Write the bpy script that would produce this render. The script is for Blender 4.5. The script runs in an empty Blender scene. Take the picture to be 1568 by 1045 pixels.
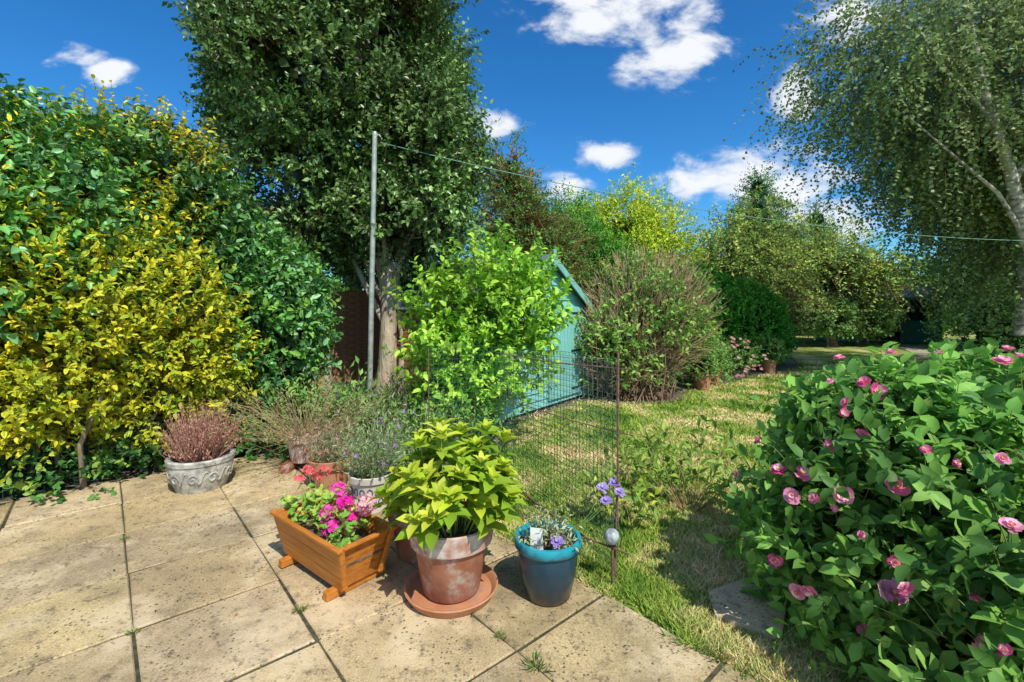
import bpy, math, numpy as np
from mathutils import Vector, Matrix
R=np.random.default_rng(7)
C=bpy.context.scene.collection
def nrm(a): return a/np.maximum(np.linalg.norm(a,axis=-1,keepdims=True),1e-9)
# ---------------- materials
def newmat(n):
    m=bpy.data.materials.new(n); m.use_nodes=True; nt=m.node_tree; nt.nodes.clear()
    o=nt.nodes.new('ShaderNodeOutputMaterial'); return m,nt,o
def N(nt,t,**k):
    n=nt.nodes.new(t)
    for a,b in k.items(): setattr(n,a,b)
    return n
def leafmat(name,rough=.5,trans=.3,spec=.3,gain=1.65):
    m,nt,o=newmat(name); L=nt.links.new
    a=N(nt,'ShaderNodeAttribute',attribute_name='Col')
    g=N(nt,'ShaderNodeVectorMath',operation='MULTIPLY'); L(a.outputs['Color'],g.inputs[0]); g.inputs[1].default_value=(gain,gain,gain*.9)
    if spec>0:
        p=N(nt,'ShaderNodeBsdfPrincipled'); p.inputs['Roughness'].default_value=rough
        p.inputs['Specular IOR Level'].default_value=spec
        L(g.outputs[0],p.inputs['Base Color'])
    else:
        p=N(nt,'ShaderNodeBsdfDiffuse'); L(g.outputs[0],p.inputs['Color'])
    if trans>0:
        t=N(nt,'ShaderNodeBsdfTranslucent'); L(g.outputs[0],t.inputs['Color'])
        x=N(nt,'ShaderNodeMixShader'); x.inputs[0].default_value=trans
        L(p.outputs[0],x.inputs[1]); L(t.outputs[0],x.inputs[2]); L(x.outputs[0],o.inputs['Surface'])
    else: L(p.outputs[0],o.inputs['Surface'])
    return m
M_leaf=leafmat('leaf'); M_gloss=leafmat('leaf_glossy',.36,.2,.45,1.75); M_petal=leafmat('petal',.6,.35,.15,1.05)
M_far=leafmat('leaf_matte',.5,.25,0,1.75); M_twig=leafmat('twig',.8,0,0,1.3)
def noisemat(name,c1,c2,scale=8,rough=.8,bump=.3,c3=None,s3=2,bs=40,metal=0,detail=8,bd=.01,lo=.35,hi=.65,stretch=None,spec=.4):
    m,nt,o=newmat(name); L=nt.links.new
    tc=N(nt,'ShaderNodeTexCoord'); src=tc.outputs['Object']
    if stretch:
        mp=N(nt,'ShaderNodeMapping'); mp.inputs['Scale'].default_value=stretch; L(src,mp.inputs[0]); src=mp.outputs[0]
    n=N(nt,'ShaderNodeTexNoise'); n.inputs['Scale'].default_value=scale; n.inputs['Detail'].default_value=detail; L(src,n.inputs['Vector'])
    r=N(nt,'ShaderNodeValToRGB'); r.color_ramp.elements[0].position=lo; r.color_ramp.elements[1].position=hi
    r.color_ramp.elements[0].color=(*c1,1); r.color_ramp.elements[1].color=(*c2,1); L(n.outputs[0],r.inputs[0]); col=r.outputs[0]
    if c3:
        n3=N(nt,'ShaderNodeTexNoise'); n3.inputs['Scale'].default_value=s3; n3.inputs['Detail'].default_value=10; n3.inputs['Roughness'].default_value=.7; L(src,n3.inputs['Vector'])
        mr=N(nt,'ShaderNodeMapRange'); mr.inputs[1].default_value=.52; mr.inputs[2].default_value=.66; L(n3.outputs[0],mr.inputs[0])
        mx=N(nt,'ShaderNodeMix',data_type='RGBA'); L(mr.outputs[0],mx.inputs[0]); L(col,mx.inputs[6]); mx.inputs[7].default_value=(*c3,1); col=mx.outputs[2]
    p=N(nt,'ShaderNodeBsdfPrincipled'); p.inputs['Roughness'].default_value=rough; p.inputs['Metallic'].default_value=metal
    p.inputs['Specular IOR Level'].default_value=spec
    L(col,p.inputs['Base Color'])
    nb=N(nt,'ShaderNodeTexNoise'); nb.inputs['Scale'].default_value=bs; nb.inputs['Detail'].default_value=6; L(src,nb.inputs['Vector'])
    b=N(nt,'ShaderNodeBump'); b.inputs['Strength'].default_value=bump; b.inputs['Distance'].default_value=bd; L(nb.outputs[0],b.inputs['Height']); L(b.outputs[0],p.inputs['Normal'])
    L(p.outputs[0],o.inputs['Surface']); return m
# ---------------- mesh helpers
def mk(name,verts,faces,cols=None,mat=None,smooth=False):
    verts=np.asarray(verts,dtype=np.float32).reshape(-1,3)
    me=bpy.data.meshes.new(name)
    if isinstance(faces,np.ndarray):
        k=faces.shape[1]; nf=len(faces)
        me.vertices.add(len(verts)); me.vertices.foreach_set('co',verts.ravel())
        me.loops.add(nf*k); me.loops.foreach_set('vertex_index',faces.astype(np.int32).ravel())
        me.polygons.add(nf); me.polygons.foreach_set('loop_start',np.arange(0,nf*k,k,dtype=np.int32))
        try: me.polygons.foreach_set('loop_total',np.full(nf,k,dtype=np.int32))
        except Exception: pass
        me.update(calc_edges=True)
    else:
        me.from_pydata(verts.tolist(),[],faces); me.update()
    if cols is not None:
        a=me.color_attributes.new('Col','FLOAT_COLOR','POINT')
        c=np.ones((len(verts),4),dtype=np.float32); c[:,:3]=np.clip(cols,0,1.6); a.data.foreach_set('color',c.ravel())
    if smooth: me.polygons.foreach_set('use_smooth',np.ones(len(me.polygons),dtype=bool))
    if mat: me.materials.append(mat)
    o=bpy.data.objects.new(name,me); C.objects.link(o); return o
def group(name,objs,loc=(0,0,0),rot=0):
    e=bpy.data.objects.new(name,None); C.objects.link(e); e.location=loc; e.rotation_euler=(0,0,rot); e.empty_display_size=.1
    for o in objs:
        if o: o.parent=e
    return e
LO_V=np.array([[0,0,0],[.45,.5,.10],[1,0,-.08],[.45,-.5,.10]]); LO_F=np.array([[0,1,2],[0,2,3]])
ME_V=np.array([[0,0,0],[.28,.42,.09],[.68,.36,.07],[1,0,-.10],[.68,-.36,.07],[.28,-.42,.09]]); ME_F=np.array([[0,1,2],[0,2,3],[0,3,4],[0,4,5]])
HI_V=np.array([[0,0,0],[.28,.44,.09],[.68,.36,.07],[1,0,-.14],[.68,-.36,.07],[.28,-.44,.09],[.28,0,0],[.68,0,-.02]])
HI_F=np.array([[0,1,6],[6,1,2],[6,2,7],[7,2,3],[0,6,5],[6,4,5],[6,7,4],[7,3,4]])
PE_V=np.array([[0,0,0],[.35,.3,.05],[.85,.5,.16],[1,.0,.06],[.85,-.5,.16],[.35,-.3,.05]]); PE_F=np.array([[0,1,3],[1,2,3],[0,3,5],[5,3,4]])
def leaves(name,P,A,Nn,ln,w,col,mat,t='lo',edge=None):
    V,F={'lo':(LO_V,LO_F),'hi':(HI_V,HI_F),'pe':(PE_V,PE_F),'me':(ME_V,ME_F)}[t]
    n=len(P); A=nrm(A); Nn=nrm(Nn-(Nn*A).sum(1,keepdims=True)*A); S=np.cross(Nn,A)
    ln=np.broadcast_to(ln,(n,))[:,None,None]
    v=P[:,None]+ln*(V[None,:,0:1]*A[:,None]+w*V[None,:,1:2]*S[:,None]+V[None,:,2:3]*Nn[:,None])
    f=(F[None]+(np.arange(n)*len(V))[:,None,None]).reshape(-1,3)
    c=np.repeat(col[:,None],len(V),1).copy()
    if edge is not None and t=='hi': c[:,[6,7,0]]=edge[:,None]
    return mk(name,v.reshape(-1,3),f,c.reshape(-1,3),mat,smooth=(t=='hi'))
def tubes(name,lines,mat=None,sides=5,col=None):
    V=[];F=[];b=0
    for pts,rad in lines:
        pts=np.asarray(pts,float); n=len(pts); rad=np.broadcast_to(rad,(n,))
        T=nrm(np.gradient(pts,axis=0))
        if abs(T[0,2])>.7: up=np.tile([[1.,.1,0]],(n,1))
        else: up=np.tile([[0,.05,1.]],(n,1))
        X=nrm(np.cross(T,up)); Y=np.cross(T,X)
        a=np.arange(sides)*2*math.pi/sides
        v=pts[:,None]+rad[:,None,None]*(np.cos(a)[None,:,None]*X[:,None]+np.sin(a)[None,:,None]*Y[:,None])
        V.append(v.reshape(-1,3))
        i=np.arange(n-1)[:,None]*sides; j=np.arange(sides)[None]; j2=(j+1)%sides
        F.append(np.stack([i+j,i+j2,i+sides+j2,i+sides+j],-1).reshape(-1,4)+b); b+=n*sides
    V=np.concatenate(V); F=np.concatenate(F)
    return mk(name,V,F,None if col is None else np.tile(np.array(col)[None],(len(V),1)),mat,smooth=sides>3)
def sticks(name,A,B,r,col,mat,bend=0):
    n=len(A); T=nrm(B-A); X=nrm(np.cross(T,nrm(R.normal(size=(n,3))))); Y=np.cross(T,X)
    M=(A+B)/2+bend*R.normal(size=(n,3))
    V=[]
    for P,rr in ((A,r),(M,r*.75),(B,r*.4)):
        rr=np.broadcast_to(rr,(n,))[:,None]
        for k in range(3):
            a=k*2.094; V.append(P+rr*(math.cos(a)*X+math.sin(a)*Y))
    V=np.stack(V,1); F=[]
    for l in (0,3):
        for k in range(3): F.append([l+k,l+(k+1)%3,l+3+(k+1)%3,l+3+k])
    F=(np.array(F)[None]+(np.arange(n)*9)[:,None,None]).reshape(-1,4)
    c=np.repeat(np.broadcast_to(np.array(col),(n,3))[:,None],9,1).reshape(-1,3)
    return mk(name,V.reshape(-1,3),F,c,mat)
def wob(P,f,ph=0):
    x,y,z=P[:,0]*f,P[:,1]*f,P[:,2]*f
    return (np.sin(x*1.7+y*.9+ph)+np.sin(y*2.1-z*1.3+ph*2)+np.sin(z*1.9+x*1.1+ph*3)+.6*np.sin(x*3.7+z*2.9)+.6*np.sin(y*4.1+x*2.2+ph))/4.2
def shell(ells,n,lo,hi,amp=.18,f=1.5,zmin=.03):
    E=np.array(ells,float); vol=(E[:,3]*E[:,4]+E[:,3]*E[:,5]+E[:,4]*E[:,5]); out=[];nn=[];cnt=0
    while cnt<n:
        m=n
        i=R.choice(len(E),m,p=vol/vol.sum()); d=nrm(R.normal(size=(m,3))); c=E[i,:3]; r=E[i,3:]
        q=lo+(hi-lo)*R.random(m)**.7
        P0=c+d*r
        q=q*(1+amp*wob(P0,f,1.)+amp*.5*wob(P0,f*2.7,2.))
        P=c+d*r*q[:,None]
        ok=P[:,2]>zmin
        for e in range(len(E)):
            s=(((P-E[e,:3])/E[e,3:])**2).sum(1)**.5
            ok&=~((i!=e)&(s<lo*.85))
        P=P[ok]; out.append(P); nn.append(nrm(d/r*r.mean())[ok]); cnt+=len(P)
    return np.concatenate(out)[:n],np.concatenate(nn)[:n]
def pick(pal,n,wt=None): 
    pal=np.array(pal,float); 
    if wt is not None: wt=np.array(wt)/sum(wt)
    return pal[R.choice(len(pal),n,p=wt)]
def plant(name,ells,ntw,k,L,leaf,pal,lo=.8,hi=1.04,w=.5,t='lo',up=.35,droop=0,edge=None,inner=.15,amp=.18,f=1.5,mat=None,
          wt=None,extra=(),twc=(.09,.06,.04),twr=0,spread=.9,patch=.25,rnd=.6,dn=0,lvar=.25,upn=.6,zmin=.03,hole=None):
    mat=mat or M_leaf
    S,D=shell(ells,ntw,lo,hi,amp,f,zmin)
    if hole is not None:
        kk=wob(S,hole[0],4.)>hole[1]; S=S[kk]; D=D[kk]; ntw=len(S)
    D=nrm(D+np.array([0,0,up-dn])+rnd*R.normal(size=D.shape)*.6)
    Ls=L*(.6+.8*R.random(ntw)); tt=(np.arange(k)+.6)/k
    off=D[:,None]*(Ls[:,None]*tt)[...,None]; P=S[:,None]+off
    P[...,2]-=droop*(Ls[:,None]*tt**2)
    P[...,2]=np.maximum(P[...,2],zmin)
    Dl=nrm(off*0+D[:,None]+np.array([0,0,-1])*(2*droop*tt)[None,:,None])
    per=nrm(np.cross(Dl,R.normal(size=Dl.shape)))
    A=Dl*.6+per*spread; Nn=np.array([0,0,upn])+D[:,None]*.5+R.normal(size=Dl.shape)*.45
    c=pick(pal,ntw,wt)*(1+patch*wob(S,1.3,.5))[:,None]*(1+.25*(R.random(ntw)-.5))[:,None]
    c=np.repeat(c[:,None],k,1)*(.82+.36*R.random((ntw,k,1)))
    e=None
    if edge is not None:
        e=np.repeat(pick(edge,ntw)[:,None],k,1).reshape(-1,3)
    ln=leaf*(1-lvar+2*lvar*R.random(ntw*k))
    obs=[leaves('leaves',P.reshape(-1,3),A.reshape(-1,3),Nn.reshape(-1,3),ln,w,c.reshape(-1,3),mat,t,e)]
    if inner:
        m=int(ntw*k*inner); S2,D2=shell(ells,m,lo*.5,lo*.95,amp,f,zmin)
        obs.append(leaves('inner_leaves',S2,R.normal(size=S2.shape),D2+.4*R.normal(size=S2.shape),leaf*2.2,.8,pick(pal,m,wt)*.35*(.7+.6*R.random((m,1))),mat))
    if twr:
        E=S+D*Ls[:,None]; E[:,2]-=droop*Ls*.9
        obs.append(sticks('twigs',S-D*min(L*.5,.2),E,twr,np.array(twc),M_twig))
    obs+=list(extra)
    return group(name,obs)
def branches(base,ells,nb,r0,mat,top=.6,lean=(0,0),rb=.35,depth=.75,sub=4,name='trunk_and_limbs',path=None):
    E=np.array(ells,float); base=np.array(base,float)
    ctr=(E[:,:3]*E[:,3:].prod(1)[:,None]).sum(0)/E[:,3:].prod(1).sum()
    zt=E[:,2].mean()+top*E[:,5].max(); tip=np.array([ctr[0]+lean[0],ctr[1]+lean[1],zt])
    s=np.linspace(0,1,9)[:,None]; tr=base*(1-s)+tip*s; tr[1:-1,:2]+=R.normal(size=(7,2))*r0*.6
    if path is not None:
        p_=np.array(path,float); ss=np.linspace(0,1,len(p_)); tr=np.stack([np.interp(s[:,0],ss,p_[:,i]) for i in range(3)],1)
    rad=r0*(1-.8*s[:,0]); rad[0]*=1.3
    L=[(tr,rad)]
    for _ in range(nb):
        u=R.uniform(.2,.9); p=tr[int(u*8)]*(1-(u*8)%1)+tr[min(8,int(u*8)+1)]*((u*8)%1)
        e=E[R.integers(len(E))]; q=e[:3]+nrm(R.normal(size=3))*e[3:]*depth
        if q[2]<p[2]: q[2]=.5*(q[2]+p[2])
        mid=(p+q)/2+np.clip(R.normal(size=3),-1,1)*.1*np.linalg.norm(q-p); mid[2]+=.08*np.linalg.norm(q-p)
        a=np.linspace(0,1,6)[:,None]; br=p*(1-a)**2+2*mid*a*(1-a)+q*a**2
        rr=r0*rb*(1-u*.5); L.append((br,rr*(1-.8*a[:,0])))
        for _ in range(sub):
            j=R.integers(2,6); q2=br[j]+np.clip(R.normal(size=3),-1.2,1.2)*.4*min(1.2,np.linalg.norm(q-p)*.6)
            L.append((np.linspace(br[j],q2,4)+R.normal(size=(4,3))*.01,np.linspace(rr*.35,rr*.1,4)))
    return tubes(name,L,mat,7)
def box(name,c,s,mat,rz=0,bev=.004,taper=None,rx=0,ry=0):
    x,y,z=[v/2 for v in s]
    v=np.array([[-x,-y,-z],[x,-y,-z],[x,y,-z],[-x,y,-z],[-x,-y,z],[x,-y,z],[x,y,z],[-x,y,z]])
    if taper is not None: v[:4,0]*=taper[0]; v[:4,1]*=taper[1]
    o=mk(name,v,[(3,2,1,0),(4,5,6,7),(0,1,5,4),(1,2,6,5),(2,3,7,6),(3,0,4,7)],None,mat)
    o.location=c; o.rotation_euler=(rx,ry,rz)
    if bev:
        b=o.modifiers.new('b','BEVEL'); b.width=bev; b.segments=2
    return o
def lathe(name,prof,mat,seg=48,loc=(0,0,0),wobble=0):
    a=np.arange(seg)*2*math.pi/seg; V=[]
    for r,z in prof:
        rr=r*(1+wobble*np.sin(a*3+z*9)); V.append(np.stack([rr*np.cos(a),rr*np.sin(a),np.full(seg,z)],1))
    V=np.concatenate(V); n=len(prof)
    i=np.arange(n-1)[:,None]*seg; j=np.arange(seg)[None]; j2=(j+1)%seg
    F=np.stack([i+j,i+j2,i+seg+j2,i+seg+j],-1).reshape(-1,4)
    o=mk(name,V,F,None,mat,True); o.location=loc
    md=o.modifiers.new('e','EDGE_SPLIT'); md.split_angle=math.radians(40)
    return o
M_soil=noisemat('soil',(.06,.045,.03),(.18,.14,.10),30,.95,.9,(.24,.19,.13),14,bs=60,bd=.02)
def potted(name,loc,prof,mat,soil_z,soil_r,extra=()):
    p=lathe('pot',prof,mat,loc=loc); s=lathe('soil',[(.001,soil_z+.01),(soil_r*.6,soil_z+.008),(soil_r,soil_z)],M_soil,loc=loc)
    return group(name,[p,s]+list(extra))
# ================= WORLD
SUN=Vector((.42,-.72,1.05)).normalized(); el=math.asin(SUN.z); az=math.atan2(SUN.x,SUN.y)
w=bpy.data.worlds.new('World'); bpy.context.scene.world=w; w.use_nodes=True; nt=w.node_tree; nt.nodes.clear(); L=nt.links.new
out=N(nt,'ShaderNodeOutputWorld'); bg=N(nt,'ShaderNodeBackground'); L(bg.outputs[0],out.inputs[0]); bg.inputs[1].default_value=.15
sky=N(nt,'ShaderNodeTexSky',sky_type='NISHITA'); sky.sun_disc=False; sky.sun_elevation=el; sky.sun_rotation=az; sky.ozone_density=2.5; sky.air_density=.9; sky.dust_density=.4
hs=N(nt,'ShaderNodeHueSaturation'); hs.inputs['Saturation'].default_value=1.3; L(sky.outputs[0],hs.inputs['Color'])
ti=N(nt,'ShaderNodeMix',data_type='RGBA',blend_type='MULTIPLY'); ti.inputs[0].default_value=1; ti.inputs[7].default_value=(.55,1.0,1.16,1); L(hs.outputs[0],ti.inputs[6])
tc=N(nt,'ShaderNodeTexCoord'); sp=N(nt,'ShaderNodeSeparateXYZ'); L(tc.outputs['Generated'],sp.inputs[0])
def mth(op,a,b=None,clamp=False):
    n=N(nt,'ShaderNodeMath',operation=op); n.use_clamp=clamp
    for i,v in enumerate((a,b)):
        if v is None: continue
        if isinstance(v,(int,float)): n.inputs[i].default_value=v
        else: L(v,n.inputs[i])
    return n.outputs[0]
yy=mth('MAXIMUM',sp.outputs[1],.02); u=mth('DIVIDE',sp.outputs[0],yy); v=mth('DIVIDE',sp.outputs[2],yy)
cb=N(nt,'ShaderNodeCombineXYZ'); L(u,cb.inputs[0]); L(v,cb.inputs[1])
clouds=[(-.93,.535,.07,.03),(-.87,.50,.06,.03),(.18,.64,.17,.08),(.33,.57,.13,.10),(.205,.325,.075,.04),(.39,.275,.08,.05),(.55,.27,.18,.075),(.70,.19,.13,.06),(.72,.62,.12,.06),
 (.6,.45,.06,.06),(-.03,.39,.07,.04),(.11,.25,.06,.035),(-.42,.2,.09,.06)]
mask=None
for a,b,ra,rb in clouds:
    s=N(nt,'ShaderNodeVectorMath',operation='SUBTRACT'); L(cb.outputs[0],s.inputs[0]); s.inputs[1].default_value=(a,b,0)
    m=N(nt,'ShaderNodeVectorMath',operation='MULTIPLY'); L(s.outputs[0],m.inputs[0]); m.inputs[1].default_value=(1/ra,1/rb,0)
    l=N(nt,'ShaderNodeVectorMath',operation='LENGTH'); L(m.outputs[0],l.inputs[0])
    q=mth('SUBTRACT',1.35,l.outputs['Value'],True)
    mask=q if mask is None else mth('MAXIMUM',mask,q)
front=mth('GREATER_THAN',sp.outputs[1],.1); mask=mth('MULTIPLY',mask,front)
back=mth('MULTIPLY',mth('SUBTRACT',1,front),mth('GREATER_THAN',sp.outputs[2],.05)); mask=mth('MAXIMUM',mask,mth('MULTIPLY',back,.5))  # unseen clouds behind the camera, added for neutral fill light
nz=N(nt,'ShaderNodeTexNoise'); nz.inputs['Scale'].default_value=8; nz.inputs['Detail'].default_value=8; nz.inputs['Roughness'].default_value=.6; nz.inputs['Distortion'].default_value=.25
mpn=N(nt,'ShaderNodeMapping'); mpn.inputs['Scale'].default_value=(1,1.7,1); mpn.inputs['Rotation'].default_value=(0,0,.35); L(cb.outputs[0],mpn.inputs[0]); L(mpn.outputs[0],nz.inputs['Vector'])
val=mth('ADD',mth('MULTIPLY',mask,1.0),mth('MULTIPLY',mth('SUBTRACT',nz.outputs[0],.5),3.4))
mr=N(nt,'ShaderNodeMapRange',interpolation_type='SMOOTHSTEP'); L(val,mr.inputs[0]); mr.inputs[1].default_value=.2; mr.inputs[2].default_value=1.15
al=mth('MULTIPLY',mr.outputs[0],mth('MINIMUM',mth('MULTIPLY',mask,3),1))
cm=N(nt,'ShaderNodeMix',data_type='RGBA'); L(al,cm.inputs[0]); L(ti.outputs[2],cm.inputs[6]); cm.inputs[7].default_value=(6.2,6.4,6.7,1)
L(cm.outputs[2],bg.inputs[0])
sl=bpy.data.lights.new('sun','SUN'); sl.energy=5.0; sl.angle=math.radians(.5); sl.color=(1,.95,.85)
so=bpy.data.objects.new('sun',sl); C.objects.link(so); so.rotation_euler=SUN.to_track_quat('Z','Y').to_euler()
cam=bpy.data.cameras.new('camera'); co=bpy.data.objects.new('camera',cam); C.objects.link(co); co.location=(0,0,1.6); co.rotation_euler=(math.pi/2,0,0)
cam.lens=16.5; cam.sensor_width=36; cam.shift_y=-.033; cam.clip_end=1000; bpy.context.scene.camera=co
vs=bpy.context.scene.view_settings; vs.view_transform='Standard'; vs.look='None'; vs.exposure=0
# ================= GROUND
def lawnmat(name,gain=1.0,blade=False):
    m,nt,o=newmat(name); L=nt.links.new
    g=N(nt,'ShaderNodeNewGeometry')
    n1=N(nt,'ShaderNodeTexNoise'); n1.inputs['Scale'].default_value=1.1; n1.inputs['Detail'].default_value=4; n1.inputs['Roughness'].default_value=.66; L(g.outputs['Position'],n1.inputs['Vector'])
    r=N(nt,'ShaderNodeValToRGB'); cr=r.color_ramp; cr.elements[0].position=.37; cr.elements[1].position=.62
    cr.elements[0].color=(.10*gain,.20*gain,.03*gain,1); cr.elements[1].color=(.66*gain,.54*gain,.27*gain,1)
    e=cr.elements.new(.48); e.color=(.26*gain,.35*gain,.06*gain,1); L(n1.outputs[0],r.inputs[0]); col=r.outputs[0]
    if blade:
        a=N(nt,'ShaderNodeAttribute',attribute_name='Col'); m2=N(nt,'ShaderNodeVectorMath',operation='MULTIPLY'); L(col,m2.inputs[0]); L(a.outputs['Color'],m2.inputs[1]); col=m2.outputs[0]
        p=N(nt,'ShaderNodeBsdfDiffuse'); L(col,p.inputs['Color'])
    else:
        n2=N(nt,'ShaderNodeTexNoise'); n2.inputs['Scale'].default_value=28; n2.inputs['Detail'].default_value=4; L(g.outputs['Position'],n2.inputs['Vector'])
        mr=N(nt,'ShaderNodeMapRange'); mr.inputs[1].default_value=.3; mr.inputs[2].default_value=.7; mr.inputs[3].default_value=.6; mr.inputs[4].default_value=1.35; L(n2.outputs[0],mr.inputs[0])
        mu=N(nt,'ShaderNodeVectorMath',operation='SCALE'); L(col,mu.inputs[0]); L(mr.outputs[0],mu.inputs['Scale']); col=mu.outputs[0]
        p=N(nt,'ShaderNodeBsdfPrincipled'); p.inputs['Roughness'].default_value=.8; p.inputs['Specular IOR Level'].default_value=.15; L(col,p.inputs['Base Color'])
        b=N(nt,'ShaderNodeBump'); b.inputs['Strength'].default_value=.6; b.inputs['Distance'].default_value=.03; L(n2.outputs[0],b.inputs['Height']); L(b.outputs[0],p.inputs['Normal'])
    L(p.outputs[0],o.inputs['Surface']); return m
def poly(name,pts,z,mat): return mk(name,[(x,y,z) for x,y in pts],[tuple(range(len(pts)))],None,mat)
poly('ground',[(-300,-300),(300,-300),(300,300),(-300,300)],-.024,lawnmat('lawn',.8))
BED=[(-12,1),(-4.5,3.5),(-2.6,4.4),(-1.3,4.0),(-.75,4.1),(-.2,5.1),(-.1,6.3),(1.35,8.25),(1.65,8.0),(2.1,7.85),(2.6,7.9),(3.0,8.2),(3.3,8.9),(4.1,9.6),(5.2,10.6),(6.6,11.6),(7.8,12.5),(9,15),(13,26),(-12,26)]
poly('soil_bed',BED,-.015,M_soil)
BED2=[(1.85,1.3),(2.05,2.6),(4,3.2),(4,.4),(1.95,.4)]
poly('soil_bed',BED2,-.014,M_soil)
def inpoly(X,Y,P):
    r=np.zeros(len(X),bool); n=len(P)
    for i in range(n):
        x1,y1=P[i]; x2,y2=P[(i+1)%n]
        c=((y1>Y)!=(y2>Y))&(X<(x2-x1)*(Y-y1)/(y2-y1+1e-12)+x1); r^=c
    return r
Pe=np.array([-.656,.755]); Qe=np.array([-.755,-.656]); PO=np.array([.55,2.6])
S=.67; V=[];F=[];cc=[]
for i in range(-5,6):
    for j in range(0,9):
        g=.012; p0=.04+i*S+g/2; p1=p0+S-g; q0=j*S+g/2; q1=q0+S-g
        if p0>3.9: continue
        ch=.006; zt=R.normal()*.002; base=len(V)
        tz=R.normal(size=4)*.0015
        jit=R.normal(size=(4,2))*.004
        corners=[(p0,q0),(p1,q0),(p1,q1),(p0,q1)]; cen=((p0+p1)/2,(q0+q1)/2)
        for ins,z in ((0,-.045),(0,-ch),(ch,0)):
            for k,(a,b) in enumerate(corners):
                a2=a+np.sign(cen[0]-a)*ins+jit[k,0]; b2=b+np.sign(cen[1]-b)*ins+jit[k,1]
                w2=PO+Pe*a2+Qe*b2; V.append((w2[0],w2[1],z+(zt+tz[k] if z>-.03 else 0)))
        for l in (0,4):
            for k in range(4): F.append((base+l+k,base+l+(k+1)%4,base+l+4+(k+1)%4,base+l+4+k))
        F.append((base+8,base+9,base+10,base+11))
        c=np.array([.47,.355,.195])*(1+.08*R.normal())*np.array([1,1+.015*R.normal(),1+.05*R.normal()]); cc+= [c]*12
m,nt,o=newmat('paving_stone'); L=nt.links.new
a=N(nt,'ShaderNodeAttribute',attribute_name='Col'); g=N(nt,'ShaderNodeNewGeometry')
def nn(sc,de,ro=.6,off=0):
    n=N(nt,'ShaderNodeTexNoise'); n.inputs['Scale'].default_value=sc; n.inputs['Detail'].default_value=de; n.inputs['Roughness'].default_value=ro
    if off:
        mp=N(nt,'ShaderNodeMapping'); mp.inputs['Location'].default_value=(off,off,0); L(g.outputs['Position'],mp.inputs[0]); L(mp.outputs[0],n.inputs['Vector'])
    else: L(g.outputs['Position'],n.inputs['Vector'])
    return n.outputs[0]
def mrg(x,a1,b1,c1,d1):
    n=N(nt,'ShaderNodeMapRange'); L(x,n.inputs[0])
    for i,q in enumerate((a1,b1,c1,d1)): n.inputs[i+1].default_value=q
    return n.outputs[0]
def scl(c,f):
    n=N(nt,'ShaderNodeVectorMath',operation='SCALE'); L(c,n.inputs[0]); L(f,n.inputs['Scale']); return n.outputs[0]
def mixc(f,c,k):
    n=N(nt,'ShaderNodeMix',data_type='RGBA'); L(f,n.inputs[0]); L(c,n.inputs[6]); n.inputs[7].default_value=(*k,1); return n.outputs[2]
big=nn(1.3,7,.65); fine=nn(110,4,.7); med=nn(11,9,.78)
c=scl(a.outputs['Color'],mrg(big,.3,.7,.62,1.3)); c=scl(c,mrg(fine,.3,.7,.6,1.38))
c=mixc(mrg(nn(1.7,10,.72,5),.50,.62,0,.7),c,(.70,.56,.36))
c=mixc(mrg(nn(1.2,10,.75,11),.50,.64,0,.6),c,(.22,.17,.11))
c=mixc(mrg(med,.53,.64,0,.8),c,(.12,.095,.06))
vo=N(nt,'ShaderNodeTexVoronoi'); vo.inputs['Scale'].default_value=38; L(g.outputs['Position'],vo.inputs['Vector'])
sm=N(nt,'ShaderNodeMath',operation='MULTIPLY'); L(mrg(vo.outputs['Distance'],.14,.30,.9,0),sm.inputs[0]); L(mrg(nn(3,4,.6,3),.42,.55,0,1),sm.inputs[1])
c=mixc(sm.outputs[0],c,(.07,.06,.045))
p=N(nt,'ShaderNodeBsdfPrincipled'); p.inputs['Roughness'].default_value=.9; p.inputs['Specular IOR Level'].default_value=.25; L(c,p.inputs['Base Color'])
b=N(nt,'ShaderNodeBump'); b.inputs['Strength'].default_value=.8; b.inputs['Distance'].default_value=.006; L(fine,b.inputs['Height']); L(b.outputs[0],p.inputs['Normal']); L(p.outputs[0],o.inputs['Surface'])
M_pave=m
mk('patio_paving',V,F,np.array(cc),m)
pb=[PO+Pe*a_+Qe*b_ for a_,b_ in ((-3.4,.01),(4.0,.01),(4.0,6.1),(-3.4,6.1))]
poly('patio_joint_bedding',[tuple(x) for x in pb],-.009,noisemat('joint',(.03,.03,.015),(.10,.085,.05),20,.95,.6))
st=np.array([[1.10,2.63],[1.36,2.75],[1.46,2.5],[1.30,2.26],[1.05,2.42]])
mk('stepping_stone',[(x,y,-.03) for x,y in st]+[(x,y,.012) for x,y in st],[(5,6,7,8,9)]+[(i,(i+1)%5,5+(i+1)%5,5+i) for i in range(5)],np.tile([[.62,.47,.30]],(10,1)),M_pave)
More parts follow.
